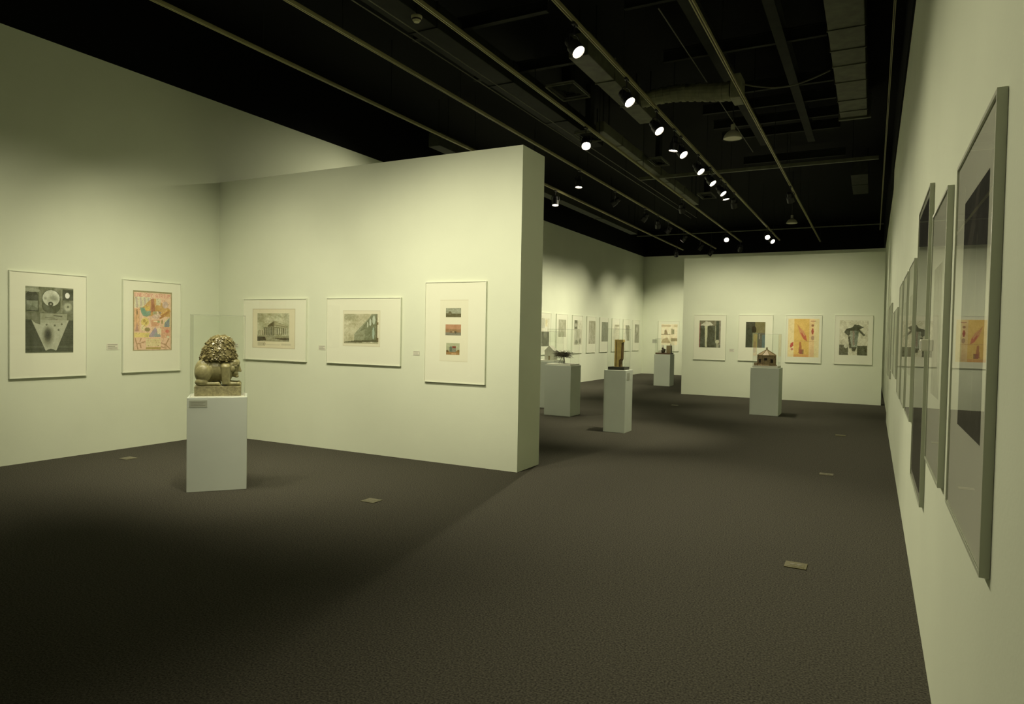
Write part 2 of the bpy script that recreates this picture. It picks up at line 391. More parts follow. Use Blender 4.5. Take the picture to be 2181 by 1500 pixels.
spotlight('black spotlight on the third track seen from behind, aimed at the far partition', T[2], 16.3, (-3.75, Y2, .6), .74, 86)
spotlight('black spotlight on the fourth track seen from behind, aimed at the far partition', T[3], 16.1, (-2.5, Y2, .6), .68, 86)
spotlight('black spotlight on the second track seen from behind, beyond the partition', T[1], 14.9, (XL, 14.3, 2.2), 2.0, 110)
spotlight('black spotlight on the second track seen from behind, at mid room', T[1], 17.2, (XL, 17.9, .9), 1.45, 80)
spotlight('added black spotlight on the second track seen from behind, brightening the farthest pedestal', T[1], 18.4, (-5.9, 21.6, .5), .55, 42)  # lamp added to lift the front of the farthest pedestal
spotlight('farthest black spotlight on the second track', T[1], 23.6, (XL, 24.0, .9), 1.45, 80)
spotlight('black spotlight on the second track close to the far wall', T[1], 25.3, (XL, 26.3, .9), 1.45, 80)
spotlight('black spotlight on the leftmost track aimed at the far wall', T[0], 25.2, (-7.3, YF, 1.6), .9)
spotlight('black spotlight on the third track aimed at the far wall', T[2], 24.4, (-5.4, YF, 1.6), .8)
# unseen beams without fixtures on the same tracks; some are added fills
for (x, y, tg, p, s) in [
    (T[1], 4.35, (XL, 4.4, .45), .60, 78), (T[1], 4.8, (XL, 6.1, .4), .74, 77), (T[1], 2.6, (XL, 2.8, .7), .5, 82),
    (T[0], 3.8, (-7.35, YP, .5), .56, 96), (T[1], 3.7, (-5.95, YP, .4), .74, 96), (T[2], 3.8, (-4.35, YP, .1), 1.5, 92),
    (T[0], 3.3, (-5.75, 4.7, 1.1), .5, 40), (T[3], 2.0, (-5.65, 4.5, .75), .68, 36),  # the second is a fill added to brighten the sculpture pedestal's front
    (T[0], 10.4, (-5.4, 12.25, .5), .9, 60), (T[0], 10.2, (XL, 9.3, 2.6), .55, 120),  # hidden beyond the partition, added to brighten the nest pedestal and left wall
    (T[3], .6, (-2.7, 12.0, .6), 1.1, 46), (T[4], .8, (-1.9, 14.6, .6), 1.0, 44), (T[2], .8, (-4.1, 11.0, .6), .9, 40),  # fill beams added from the camera end to raise pedestal fronts and floor
    (T[3], 1.2, (XR, 1.3, .35), .46, 88), (T[3], 2.9, (XR, 2.5, .35), .46, 88), (T[3], 4.4, (XR, 4.0, .35), .46, 88), (T[3], 5.4, (XR, 5.0, .35), .46, 88)]:
    h = Vector((x, y, 4.62)); d = (Vector(tg)-h).normalized(); light(h+d*.11, d, p, s)

# ------------------------------------------------------------------ painting helpers for the framed prints
def lin(c): 
    c = np.asarray(c, float)/255
    return np.where(c <= .04045, c/12.92, ((c+.055)/1.055)**2.4)
class Pic:
    def __init__(s, w, h, col, ref=(205, 203, 158)):
        s.w, s.h, s.ref = w, h, ref; s.a = np.tile(np.array(col, float), (h, w, 1))
        s.v, s.u = np.meshgrid(np.linspace(0, 1, h), np.linspace(0, 1, w), indexing='ij')
    def put(s, mask, col, al=1.0):
        k = (mask*al)[..., None]; s.a = s.a*(1-k)+np.array(col, float)*k; return s
    def rect(s, u0, v0, u1, v1, col, al=1): return s.put((s.u >= u0) & (s.u <= u1) & (s.v >= v0) & (s.v <= v1), col, al)
    def ell(s, cu, cv, ru, rv, col, al=1, soft=0):
        r = np.sqrt(((s.u-cu)/ru)**2+((s.v-cv)/rv)**2)
        return s.put(np.clip((1-r)/soft, 0, 1) if soft else (r < 1), col, al)
    def poly(s, pts, col, al=1):
        ins = np.zeros(s.u.shape, bool); n = len(pts)
        for i in range(n):
            (x0, y0), (x1, y1) = pts[i], pts[(i+1) % n]
            c = ((y0 > s.v) != (y1 > s.v)) & (s.u < (x1-x0)*(s.v-y0)/(y1-y0+1e-12)+x0); ins ^= c
        return s.put(ins, col, al)
    def line(s, u0, v0, u1, v1, t, col, al=1):
        asp = s.h/s.w; dx, dy = u1-u0, (v1-v0)*asp; L = dx*dx+dy*dy+1e-9
        q = np.clip(((s.u-u0)*dx+(s.v-v0)*asp*dy)/L, 0, 1)
        dd = np.hypot(s.u-u0-q*dx, (s.v-v0)*asp-q*dy); return s.put(np.clip((t-dd)/(t*.5), 0, 1), col, al)
    def noise(s, amp, cells=12, fine=0):
        def f(n):
            g = rng.normal(size=(n+2, n+2)); y = s.v*n; x = s.u*n; i = y.astype(int); j = x.astype(int); fy, fx = y-i, x-j
            return g[i, j]*(1-fy)*(1-fx)+g[i+1, j]*fy*(1-fx)+g[i, j+1]*(1-fy)*fx+g[i+1, j+1]*fy*fx
        n = f(cells)+.6*f(cells*2)+.4*f(cells*4)
        s.a = s.a+amp*n[..., None]
        if fine: s.a = s.a+fine*rng.normal(size=s.u.shape)[..., None]
        return s
    def stripes(s, u0, v0, u1, v1, n, col, al=.5, vert=False):
        ph = (s.u if vert else s.v)*n; mk = (s.u >= u0) & (s.u <= u1) & (s.v >= v0) & (s.v <= v1) & ((ph % 1) < .5)
        return s.put(mk, col, al)
    def text(s, txt, u0, v0, u1, v1, col, al=1):
        F = {'O': '01110100011000110001100011000101110', 'N': '10001110011010110101100111000110001', 'E': '11111100001000011110100001000011111',
             '-': '00000000000000011110000000000000000', 'D': '11110100011000110001100011000111110', 'A': '00100010101000110001111111000110001',
             'Y': '10001100010101000100001000010000100', 'T': '11111001000010000100001000010000100', 'R': '11110100011000111110101001001010001',
             'I': '01110001000010000100001000010001110', 'U': '10001100011000110001100011000101110', 'M': '10001110111010110101100011000110001', ' ': '0'*35}
        n = len(txt); cw = (u1-u0)/n
        for i, ch in enumerate(txt):
            for r in range(7):
                for c in range(5):
                    if F[ch][r*5+c] == '1':
                        s.rect(u0+cw*(i+c/6.0), v0+(v1-v0)*r/7, u0+cw*(i+(c+1.05)/6.0), v0+(v1-v0)*(r+1.05)/7, col, al)
        return s
    def colors(s):
        c = lin(np.clip(s.a, 6, 252)); r = lin(s.ref)
        return np.clip(c/r*np.array((.79, .81, .665)), 0.004, .9)
def grid_mesh(pic, x0, x1, z0, z1, y):
    w, h = pic.w, pic.h; me = bpy.data.meshes.new('print')
    xs = np.linspace(x0, x1, w); zs = np.linspace(z1, z0, h)
    co = np.empty((h, w, 3)); co[..., 0] = xs[None]; co[..., 1] = y; co[..., 2] = zs[:, None]
    idx = np.arange(h*w).reshape(h, w)
    q = np.stack([idx[1:, :-1], idx[1:, 1:], idx[:-1, 1:], idx[:-1, :-1]], -1).reshape(-1, 4)
    me.vertices.add(h*w); me.vertices.foreach_set('co', co.ravel())
    me.loops.add(q.size); me.loops.foreach_set('vertex_index', q.ravel().astype(np.int32))
    me.polygons.add(len(q)); me.polygons.foreach_set('loop_start', np.arange(0, q.size, 4, dtype=np.int32))
    me.update(calc_edges=True)
    ca = me.color_attributes.new('Col', 'FLOAT_COLOR', 'POINT')
    col = np.ones((h, w, 4)); col[..., :3] = pic.colors(); ca.data.foreach_set('color', col.ravel().astype(np.float32))
    me.validate(); return me

def framed(label, loc, rz, W, H, pics, group, fd=.03, fwid=.008, fm='frame', sheet=None, matm='matb', name='framed_print'):
    """pics: list of (Pic, x0, x1, z0, z1) in metres from the lower left corner of the frame as seen"""
    t = thing(name, label, 'framed picture', loc, rz, group)
    a = W/2; bm = bmesh.new(); s = fwid; e = -.001
    box(bm, -a, a, -fd, e, 0, s); box(bm, -a, a, -fd, e, H-s, H); box(bm, -a, -a+s, -fd, e, s, H-s); box(bm, a-s, a, -fd, e, s, H-s)
    obj('frame', bm, fm, t)
    obj('mat_board', B(-a+s, a-s, -fd*.74, -.002, s, H-s), matm, t)
    y = -fd*.74-.0006
    if sheet:
        x0, x1, z0, z1, p = sheet
        obj('paper_sheet', grid_mesh(p, x0-a, x1-a, z0, z1, y), 'print', t); y -= .0005
    for (p, x0, x1, z0, z1) in pics: obj('print', grid_mesh(p, x0-a, x1-a, z0, z1, y), 'print', t)
    sheet_panel('glazing', -a+s, a-s, -fd*.94, -fd*.86, s, H-s, 1, ['glass', 'glass'], t)
    return t
HALF = math.pi/2
GL, GP, GK, GG, GR = 'framed prints on the near left wall', 'framed prints on the partition', 'framed prints along the far left wall', 'framed prints on the far partition', 'framed prints along the right wall'

# --- near left wall: dark engraving
L = (193, 194, 150)
p = Pic(150, 205, (84, 88, 55), L)
p.rect(.28, 0, 1, .40, (104, 107, 72)).rect(0, 0, .27, .08, (120, 124, 88)).noise(9, 10)
p.ell(.13, .15, .13, .085, (58, 60, 38)).rect(.0, .13, .26, .2, (62, 65, 42)).ell(.13, .055, .16, .03, (140, 143, 105), .8)
p.rect(.02, .21, .26, .37, (50, 53, 33)).rect(.025, .215, .25, .36, (112, 118, 84)).poly([(.025, .27), (.15, .29), (.25, .33), (.25, .36), (.025, .36)], (98, 103, 72))
p.rect(.335, .17, .715, .30, (70, 74, 45)).ell(.525, .30, .19, .10, (70, 74, 45)).ell(.525, .17, .195, .135, (70, 74, 45)).ell(.525, .165, .178, .122, (168, 171, 132)).ell(.59, .165, .10, .06, (110, 114, 80), .8, .7)
p.ell(.40, .17, .04, .03, (120, 122, 88), .7, .6).ell(.515, .255, .055, .038, (66, 70, 44)).ell(.515, .255, .018, .012, (150, 150, 115))
p.rect(.74, .03, .755, .4, (125, 128, 92)).rect(.77, .02, 1, .19, (60, 64, 40)).ell(.87, .115, .05, .045, (200, 202, 165)).rect(.775, .2, 1, .38, (100, 104, 72)).ell(.88, .29, .11, .08, (160, 163, 122), .9, .4).ell(.88, .29, .025, .018, (100, 104, 72))
p.rect(0, .385, 1, .5, (92, 95, 63)).noise(7, 14, 3)
p.rect(.3, .40, .86, .54, (136, 139, 100), .8).line(.58, .43, .75, .44, .012, (70, 72, 45)).line(.4, .46, .6, .47, .01, (95, 98, 66)).line(.45, .5, .65, .49, .01, (95, 98, 66))
p.rect(0, .5, 1, 1, (64, 68, 43))
for k in range(30): p.line(0, .52+k*.016, 1, .52+k*.016+random.uniform(-.006, .006), .004, random.choice([(44, 47, 29), (92, 96, 66), (52, 55, 34)]), .8)
p.poly([(.12, .5), (.9, .5), (.635, .965), (.41, .965)], (150, 153, 114)).poly([(.12, .5), (.3, .5), (.3, .57), (.2, .55)], (92, 95, 62)).rect(.3, .5, .85, .54, (140, 143, 105))
p.ell(.46, .74, .15, .19, (82, 84, 54), 1, .8).ell(.455, .72, .085, .12, (44, 46, 28), .95, .8)
for q in ((.75, .56), (.6, .58), (.68, .65), (.43, .57)): p.ell(*q, .02, .016, (90, 93, 62))
p.ell(.52, .985, .1, .045, (66, 70, 44)).rect(0, .985, 1, 1, (88, 92, 60)).noise(3, 20, 4)
framed('framed dark olive engraving with a pale funnel and round disc, left edge of the photo', (XL, 4.585, .978), HALF, .856, 1.222, [(p, .165, .695, .287, 1.057)], GL)

# --- near left wall: colour poster
p = Pic(170, 242, (205, 172, 125), L)
p.rect(0, 0, 1, 1, (140, 132, 80)).rect(.025, .025, .975, .985, (206, 176, 128))
p.poly([(.03, .10), (.45, .10), (.40, .2), (.25, .27), (.03, .29)], (196, 194, 142))
for k in range(4): p.poly([(.06+k*.1, .11), (.10+k*.1, .11), (.13+k*.1, .27-k*.02), (.08+k*.1, .28-k*.02)], (172, 164, 130))
p.poly([(.20, .30), (.45, .13), (.58, .12), (.75, .2), (.95, .3), (.95, .42), (.3, .42)], (178, 142, 70)).poly([(.45, .14), (.52, .12), (.56, .34), (.44, .36)], (150, 100, 60))
p.rect(.58, .12, .7, .23, (190, 186, 132)).ell(.82, .22, .075, .06, (180, 160, 130)).poly([(.72, .38), (.93, .28), (.97, .33), (.7, .46)], (188, 150, 62)).poly([(.65, .43), (.9, .32), (.92, .34), (.68, .46)], (150, 100, 45))
for k in range(5): p.line(.68+k*.02, .46-k*.005, .92+k*.01, .30+k*.01, .006, (150, 105, 40))
p.poly([(.17, .28), (.30, .28), (.32, .34), (.44, .33), (.44, .4), (.35, .43), (.25, .42), (.2, .36)], (112, 144, 106)).poly([(.2, .29), (.27, .3), (.32, .38), (.4, .36), (.38, .41), (.27, .41)], (98, 146, 112), .7).rect(.3, .26, .42, .32, (196, 172, 70), .8)
p.rect(.03, .3, .16, .68, (205, 165, 105)).stripes(.03, .3, .16, .68, 26, (170, 130, 75), .5, True).ell(.1, .36, .015, .05, (110, 92, 48)).poly([(.05, .68), (.1, .52), (.15, .68)], (165, 125, 95))
p.ell(.3, .52, .1, .075, (196, 178, 86)).ell(.28, .5, .035, .03, (150, 130, 50)).ell(.33, .54, .03, .025, (160, 140, 55)).ell(.25, .62, .05, .05, (205, 195, 130))
p.poly([(.45, .44), (.6, .33), (.72, .42), (.6, .47)], (190, 165, 130)).poly([(.55, .40), (.62, .33), (.68, .4), (.6, .44)], (205, 190, 150)).poly([(.63, .33), (.72, .35), (.7, .39)], (130, 118, 100)).rect(.5, .34, .6, .39, (150, 152, 100))
p.poly([(.44, .48), (.7, .48), (.66, .58), (.45, .6)], (190, 145, 96)).rect(.52, .49, .62, .515, (205, 190, 130)).rect(.62, .49, .68, .53, (140, 152, 90)).ell(.36, .645, .07, .035, (126, 116, 62))
p.poly([(.77, .6), (.80, .5), (.96, .42), (.96, .6), (.87, .64)], (190, 190, 125)).poly([(.79, .59), (.82, .52), (.94, .44), (.94, .59), (.87, .62)], (116, 128, 116)).ell(.74, .51, .02, .04, (130, 120, 60)).line(.79, .61, .9, .635, .012, (80, 84, 50))
p.poly([(.38, .77), (.56, .6), (.7, .77)], (142, 132, 128)).poly([(.5, .77), (.58, .68), (.7, .74), (.7, .77)], (128, 138, 118)).poly([(.6, .62), (.72, .62), (.72, .72), (.62, .72)], (206, 196, 140)).rect(.72, .6, .96, .8, (196, 152, 105)).noise(5, 12, 5)
p.ell(.88, .67, .05, .03, (190, 110, 78)).ell(.8, .68, .03, .02, (200, 150, 110)).ell(.9, .77, .04, .02, (205, 200, 150)).rect(.03, .7, .4, .78, (205, 188, 98)).poly([(.3, .72), (.42, .70), (.38, .77), (.3, .77)], (190, 180, 90))
p.rect(.03, .785, .975, .975, (206, 174, 126)).rect(.32, .8, .71, .93, (200, 188, 122)).stripes(.34, .82, .69, .88, 70, (180, 170, 100), .5)
for a in ((.06, .8, .12, .97), (.1, .89, .3, .85), (.2, .8, .17, .85), (.17, .88, .2, .95), (.92, .8, .82, .93), (.72, .88, .85, .9), (.82, .9, .95, .97), (.72, .94, .85, .96)): p.line(*a, .018, (158, 124, 76))
p.rect(.32, .945, .71, .975, (150, 134, 58)).ell(.38, .92, .012, .008, (120, 100, 50)).ell(.64, .92, .012, .008, (120, 100, 50))
for k in range(420): p.ell(random.random()*.9+.05, random.random()*.84+.11, random.uniform(.004, .013), random.uniform(.003, .009), random.choice([(150, 110, 70), (215, 195, 150), (140, 130, 80), (190, 130, 90)]), .6)
p.text('ONE-DAY ATRIUM', .045, .04, .965, .105, (186, 118, 92)).rect(.0, 0, 1, .022, (130, 126, 76)).noise(3, 30, 5)
p.a = (p.a*.84+np.array((172, 156, 106))*.16)*.965
framed('framed colourful poster in pink, ochre and teal with pink lettering along its top', (XL, 5.885, .99), HALF, .836, 1.212, [(p, .14, .70, .284, 1.078)], GL)

# --- partition: temple engraving
P_ = (222, 217, 170)
sheet = Pic(60, 45, (216, 205, 152), P_).noise(2, 4)
for a in ((.0, 0, 1, 0), (0, 0, 0, 1), (1, 0, 1, 1), (0, 1, 1, 1)): sheet.line(*a, .012, (178, 166, 115))
sheet.rect(.13, .86, .30, .95, (180, 172, 122), .8).rect(.33, .89, .65, .93, (196, 186, 135), .8).rect(.68, .87, .9, .93, (186, 178, 128), .6).poly([(.285, .85), (.32, .895), (.285, .94), (.25, .895)], (150, 142, 95)).ell(.285, .895, .012, .015, (205, 195, 145))
p = Pic(100, 78, (184, 180, 128), P_).noise(10, 7, 4)
p.ell(.1, .12, .2, .25, (140, 136, 90), .6, .7).ell(.9, .1, .12, .2, (150, 146, 100), .6, .8).ell(.6, .07, .2, .08, (160, 156, 108), .5, .8).ell(.35, .2, .14, .1, (205, 200, 150), .7, .8).ell(.75, .22, .14, .08, (205, 200, 150), .7, .8)
p.poly([(.33, .43), (.52, .27), (.95, .45), (.95, .52), (.5, .44), (.33, .5)], (140, 134, 88)).poly([(.33, .44), (.52, .29), (.52, .5), (.33, .52)], (96, 92, 54)).poly([(.55, .3), (.93, .46), (.55, .41)], (172, 166, 115))
p.poly([(.2, .5), (.5, .46), (.92, .53), (.92, .76), (.5, .78), (.2, .76)], (126, 124, 80))
for k in range(7): 
    x = .55+k*.058; p.rect(x, .52, x+.026, .76-.0*k, (186, 182, 132)).rect(x+.026, .52, x+.042, .75, (86, 84, 50))
for k in range(6):
    x = .2+k*.055; p.rect(x, .54-.012*k, x+.022, .78, (150, 146, 100)).rect(x+.022, .54-.012*k, x+.04, .79, (84, 84, 52))
for k in range(3): p.rect(.04+k*.055, .6, .065+k*.055, .79, (130, 126, 82))
p.rect(0, .78, 1, 1, (150, 146, 100)).poly([(0, .84), (.25, .84), (.28, .96), (0, 1)], (70, 67, 38)).poly([(.5, .88), (1, .86), (1, .96), (.8, .95)], (82, 76, 44)).noise(7, 24, 6)
framed('framed temple engraving on cream paper, leftmost on the partition beside the sculpture', (-7.424, YP, 1.152), 0, 1.216, .864, [(p, .283, .90, .267, .663)], GP, sheet=(.185, 1.01, .17, .725, sheet))

# --- partition: ruin engraving
sheet = Pic(50, 40, (217, 208, 158), P_)
for a in ((.0, 0, 1, 0), (0, 0, 0, 1), (1, 0, 1, 1), (0, 1, 1, 1)): sheet.line(*a, .008, (200, 190, 142))
p = Pic(95, 72, (186, 178, 128), P_).noise(8, 6, 3)
p.ell(.15, .1, .3, .2, (140, 138, 92), .6, .8).ell(.1, .3, .12, .12, (205, 198, 148), .6, .8).ell(.3, .55, .2, .1, (198, 192, 140), .6, .8).ell(.08, .52, .08, .06, (205, 198, 150), .6, .6)
p.poly([(.3, .68), (.75, .1), (.8, 0), (.96, 0), (.96, .95), (.3, .92)], (142, 142, 98)).poly([(.45, .6), (.8, .05), (.96, .0), (.96, .93), (.6, .92), (.62, .5)], (118, 120, 78)).noise(5, 18, 4)
p.ell(.69, .36, .018, .1, (190, 190, 145)).ell(.765, .28, .028, .12, (188, 190, 148)).ell(.865, .2, .042, .15, (184, 188, 145)).ell(.855, .64, .03, .2, (160, 172, 132)).rect(.94, .02, .965, .9, (96, 84, 46))
p.poly([(0, .95), (.3, .9), (1, .86), (1, .93), (.5, .96), (0, 1)], (92, 88, 52)).rect(0, .96, 1, 1, (170, 164, 116), .7).rect(.97, .0, 1, .8, (214, 206, 155)).rect(.955, .28, .99, .36, (120, 106, 58)).rect(.95, .8, 1, .92, (112, 98, 58)).noise(4, 30, 5)
framed('framed engraving of a tall arched ruin, middle of the three frames on the partition', (-5.84, YP, 1.155), 0, 1.226, .864, [(p, .305, .875, .27, .655)], GP, sheet=(.285, .90, .235, .70, sheet))

# --- partition: three small photographs
a1 = Pic(44, 28, (150, 150, 110), P_).noise(6, 5, 3).rect(0, .62, 1, 1, (98, 92, 54)).ell(.28, .55, .1, .2, (104, 98, 60)).rect(0, .55, .4, .7, (112, 106, 68)).noise(5, 10, 4)
a2 = Pic(44, 32, (178, 134, 88), P_).rect(0, .45, 1, .72, (150, 118, 72)).rect(0, .72, 1, 1, (126, 122, 90)).rect(.3, .6, .7, .78, (118, 96, 60)).ell(.5, .68, .07, .06, (182, 160, 105)).ell(.65, .74, .06, .1, (90, 84, 56)).noise(4, 8, 3)
a3 = Pic(40, 37, (168, 168, 118), P_).rect(0, .65, 1, 1, (150, 116, 62)).rect(.22, .35, .72, .75, (128, 128, 92)).rect(.3, .3, .42, .74, (92, 104, 74)).rect(.45, .27, .72, .42, (128, 70, 48)).ell(.92, .68, .1, .12, (120, 96, 44)).ell(.08, .7, .08, .1, (104, 84, 44)).rect(.4, .88, .75, .97, (200, 160, 100)).noise(4, 8, 4)
sheet = Pic(40, 70, (219, 212, 163), P_)
sheet.line(0, 0, 1, 0, .006, (196, 186, 138)).line(0, 1, 1, 1, .006, (204, 196, 146))
framed('tall framed sheet with three small colour views stacked vertically, rightmost on the partition', (-4.431, YP, .984), 0, .862, 1.217,
       [(a1, .304, .519, .792, .90), (a2, .302, .522, .574, .705), (a3, .316, .506, .341, .482)], GP, sheet=(.22, .62, .26, 1.0, sheet))

# --- far partition
G_ = (208, 204, 158)
p = Pic(60, 80, (92, 92, 62), G_).rect(0, 0, 1, .2, (122, 116, 80)).poly([(.05, .18), (.3, .03), (.5, .05), (.66, .17), (.36, .2)], (188, 182, 140)).rect(.03, .2, .25, 1, (74, 76, 50)).rect(0, .1, .04, 1, (120, 72, 48))
p.poly([(.25, .2), (.39, .2), (.36, .98), (.29, .98)], (186, 182, 130)).rect(.4, .2, .72, 1, (78, 78, 50)).rect(.73, .2, .78, .75, (140, 138, 98)).rect(.79, .02, .93, .7, (70, 74, 48)).rect(.93, 0, 1, .9, (132, 124, 92)).ell(.85, .78, .09, .07, (185, 180, 130)).rect(.8, .86, .92, 1, (150, 146, 104)).noise(7, 12, 5)
framed('framed grey photograph of a white pillar and dark doorway, leftmost on the far partition', (-3.916, Y2, .972), 0, .856, 1.222, [(p, .152, .717, .335, 1.066)], GG)
p = Pic(50, 68, (70, 68, 44), G_).rect(.48, 0, 1, .45, (112, 104, 58)).rect(0, .25, .33, 1, (62, 64, 40)).ell(.42, .3, .13, .14, (50, 44, 22)).rect(.35, .42, .62, 1, (122, 124, 78)).rect(.62, .42, 1, 1, (92, 88, 62)).rect(.68, .46, .74, .66, (140, 134, 102)).rect(.85, .5, 1, 1, (92, 106, 88)).noise(4, 8, 4)
framed('framed dark interior photograph partly behind the temple model case, second on the far partition', (-2.737, Y2, .98), 0, .86, 1.217, [(p, .19, .675, .355, 1.03)], GG)
p = Pic(75, 100, (216, 196, 128), G_).rect(.2, 0, .68, 1, (208, 172, 84)).rect(.68, 0, .84, 1, (214, 184, 116)).rect(.84, 0, 1, 1, (212, 196, 128)).noise(3, 6, 2)
p.poly([(.3, .16), (.5, .32), (.6, .47), (.62, .59), (.5, .53), (.38, .38)], (196, 140, 84)).poly([(.4, .36), (.5, .4), (.58, .44), (.61, .58), (.52, .54)], (182, 92, 62)).poly([(.47, .36), (.55, .44), (.52, .48)], (206, 160, 104)).line(.3, .16, .62, .58, .008, (176, 118, 60))
p.ell(.79, .175, .04, .032, (150, 110, 68)).ell(.79, .33, .036, .08, (160, 84, 56)).rect(.72, .06, .88, .075, (170, 120, 80)).ell(.8, .50, .05, .06, (172, 140, 96)).line(.2, .585, .95, .59, .006, (180, 140, 80))
p.poly([(.07, .72), (.1, .64), (.18, .61), (.19, .7), (.1, .77)], (176, 84, 60)).ell(.14, .8, .04, .03, (186, 120, 84)).poly([(.35, .9), (.38, .6), (.44, .62), (.46, .9)], (166, 110, 60)).rect(.38, .8, .52, .92, (150, 90, 62)).rect(.46, .82, .52, .91, (140, 108, 60)).rect(.2, .93, .68, 1, (200, 150, 78))
for k in range(12): p.line(.72, .64+k*.03, .86, .64+k*.03, .004, (188, 150, 100))
p.rect(0, 0, 1, .01, (222, 206, 150)).noise(2, 20, 3)
framed('framed bright orange and yellow drawing, third on the far partition', (-1.568, Y2, .977), 0, .848, 1.217, [(p, .058, .79, .147, 1.128)], GG)
p = Pic(68, 90, (196, 190, 142), G_).noise(4, 6)
p.poly([(.25, .24), (.45, .2), (.52, .12), (.66, .13), (.85, .2), (.7, .26), (.9, .42), (.85, .46), (.68, .32), (.4, .31), (.34, .45), (.27, .42), (.16, .34)], (86, 86, 56))
p.poly([(.36, .3), (.68, .3), (.62, .8), (.52, .9), (.42, .78)], (150, 152, 114)).poly([(.46, .3), (.52, .3), (.54, .7), (.48, .74)], (140, 126, 92)).poly([(.52, .3), (.68, .3), (.6, .75), (.54, .7)], (118, 124, 90)).poly([(.3, .45), (.37, .45), (.44, .8), (.36, .8)], (96, 94, 62)).poly([(.42, .76), (.62, .76), (.56, .88), (.46, .88)], (92, 90, 58))
p.rect(0, .7, .32, 1, (104, 102, 68)).rect(.64, .72, .98, 1, (92, 92, 58)).ell(.24, .74, .07, .06, (190, 186, 140)).noise(9, 14, 9)
framed('framed black and white drawing of a tree-like column, rightmost on the far partition', (-.427, Y2, .98), 0, .85, 1.218, [(p, .115, .75, .225, 1.09)], GG)

# --- far left wall
K_ = (198, 196, 148)
kspec = [(17.88, (.2, .74, .25, 1.08), 'framed print beyond the partition edge, first of the far left row, behind the glass case'),
         (19.13, (.17, .75, .53, 1.07), 'framed pale grey print seen through the bird-nest case, second of the far left row'),
         (20.40, (.16, .80, .28, 1.08), 'framed print with a small dark upper panel, third of the far left row'),
         (21.65, (.19, .81, .30, 1.09), 'framed print with a tall grey panel, fourth of the far left row'),
         (22.90, (.19, .84, .38, 1.08), 'framed print with the darkest grey panel, fifth of the far left row'),
         (24.17, (.24, .83, .23, 1.01), 'framed faint print seen through the gold totem case, sixth of the far left row'),
         (25.45, (.28, .80, .40, 1.01), 'framed print with a tapering grey panel, seventh of the far left row'),
         (26.67, (.25, .86-.03, .32, 1.07), 'framed print with a grey figure, last of the far left row next to the corner')]
for k, (y0, (a, b, z0, z1), lab) in enumerate(kspec):
    p = Pic(30, 50, [(190, 186, 138), (150, 148, 105), (170, 167, 122), (148, 145, 102), (112, 114, 78), (178, 175, 130), (132, 130, 92), (128, 126, 88)][k], K_)
    if k == 0: p.noise(4, 5).rect(0, .0, .35, .35, (160, 158, 115), .7).rect(.5, .05, .75, .3, (190, 180, 120)).rect(0, .48, 1, 1, (92, 92, 62)).ell(.5, .6, .2, .1, (110, 110, 76)).noise(5, 8, 5)
    if k == 1: p.ell(.5, .4, .3, .3, (166, 163, 118), .7, .7).noise(7, 8, 4)
    if k == 2: p.rect(0, 0, .4, .36, (92, 92, 60)).ell(.2, .2, .12, .08, (165, 160, 118)).rect(.4, 0, 1, .36, (184, 181, 134)).ell(.3, .9, .2, .1, (126, 124, 86)).ell(.8, .85, .12, .12, (118, 116, 80)).noise(7, 8, 4)
    if k == 3: p.noise(10, 7, 6)
    if k == 4: p.noise(5, 7, 4)
    if k == 5: p.rect(.2, 0, .9, .1, (140, 138, 96)).noise(7, 8, 5)
    if k == 6: p.rect(0, 0, 1, 1, (198, 195, 148)).poly([(.0, 0), (.9, 0), (1, .15), (1, 1), (.35, 1)], (126, 124, 84)).noise(7, 8, 6)
    if k == 7: p.ell(.5, .3, .25, .25, (165, 162, 120), .9, .4).ell(.5, .6, .15, .3, (108, 106, 72), .7, .5).noise(8, 8, 5)
    framed(lab, (XL, y0+.43, .975), HALF, .86, 1.24, [(p, a, b, z0, z1)], GK)
# --- far wall
p = Pic(44, 58, (206, 192, 138), (196, 192, 145)).rect(0, .04, .6, .13, (176, 160, 108)).poly([(.18, .5), (.2, .3), (.3, .25), (.42, .5)], (140, 124, 80)).rect(0, .49, .58, .52, (130, 116, 72)).rect(.62, .25, .8, .48, (126, 122, 78)).rect(.62, .22, .7, .5, (150, 142, 95)).rect(.8, .03, 1, .15, (182, 168, 112)).poly([(0, .9), (.1, .72), (.4, .66), (.6, .9)], (160, 142, 92)).rect(.62, .68, 1, .82, (146, 132, 82)).noise(5, 9, 4)
framed('framed tan and brown sheet of several sketches on the far wall above a pedestal', (-7.47, YF, .968), 0, .87, 1.25, [(p, .13, .80, .26, 1.12)], 'framed print on the far wall')

# --- right wall: silver frames seen edge-on
RW_ = (170, 178, 140)
def rw(label, y0, y1, z0, z1, pics, fd=.024, matm='matb'):
    framed(label, (XR, (y0+y1)/2, z0), -HALF, y1-y0, z1-z0, pics, GR, fd=fd, fwid=.012, fm='frame_grey', matm=matm)
p = Pic(40, 60, (36, 38, 28), RW_).poly([(0, .3), (.6, .0), (.7, 0), (.1, .5)], (58, 58, 44)).rect(.6, .2, .62, .9, (70, 70, 54)).ell(.5, .55, .2, .15, (56, 56, 42), 1, .7).noise(4, 7, 3)
rw('large silver-framed dark photograph at the right edge, nearest the camera on the right wall', 2.05, 2.95, 1.01, 2.225, [(p, .24, .78, .315, 1.045)])
p = Pic(30, 40, (120, 124, 92), RW_).noise(8, 7, 5)
rw('silver-framed pale print next to the nearest large frame on the right wall', 3.30, 4.10, .995, 2.235, [(p, .18, .62, .35, .95)])
p = Pic(40, 70, (34, 35, 24), RW_).noise(4, 6, 3).rect(0, .6, 1, 1, (58, 60, 44))
rw('tall black-toned framed picture, tallest on the right wall', 4.375, 5.40, .68, 2.46, [(p, .05, .975, .05, 1.73)])
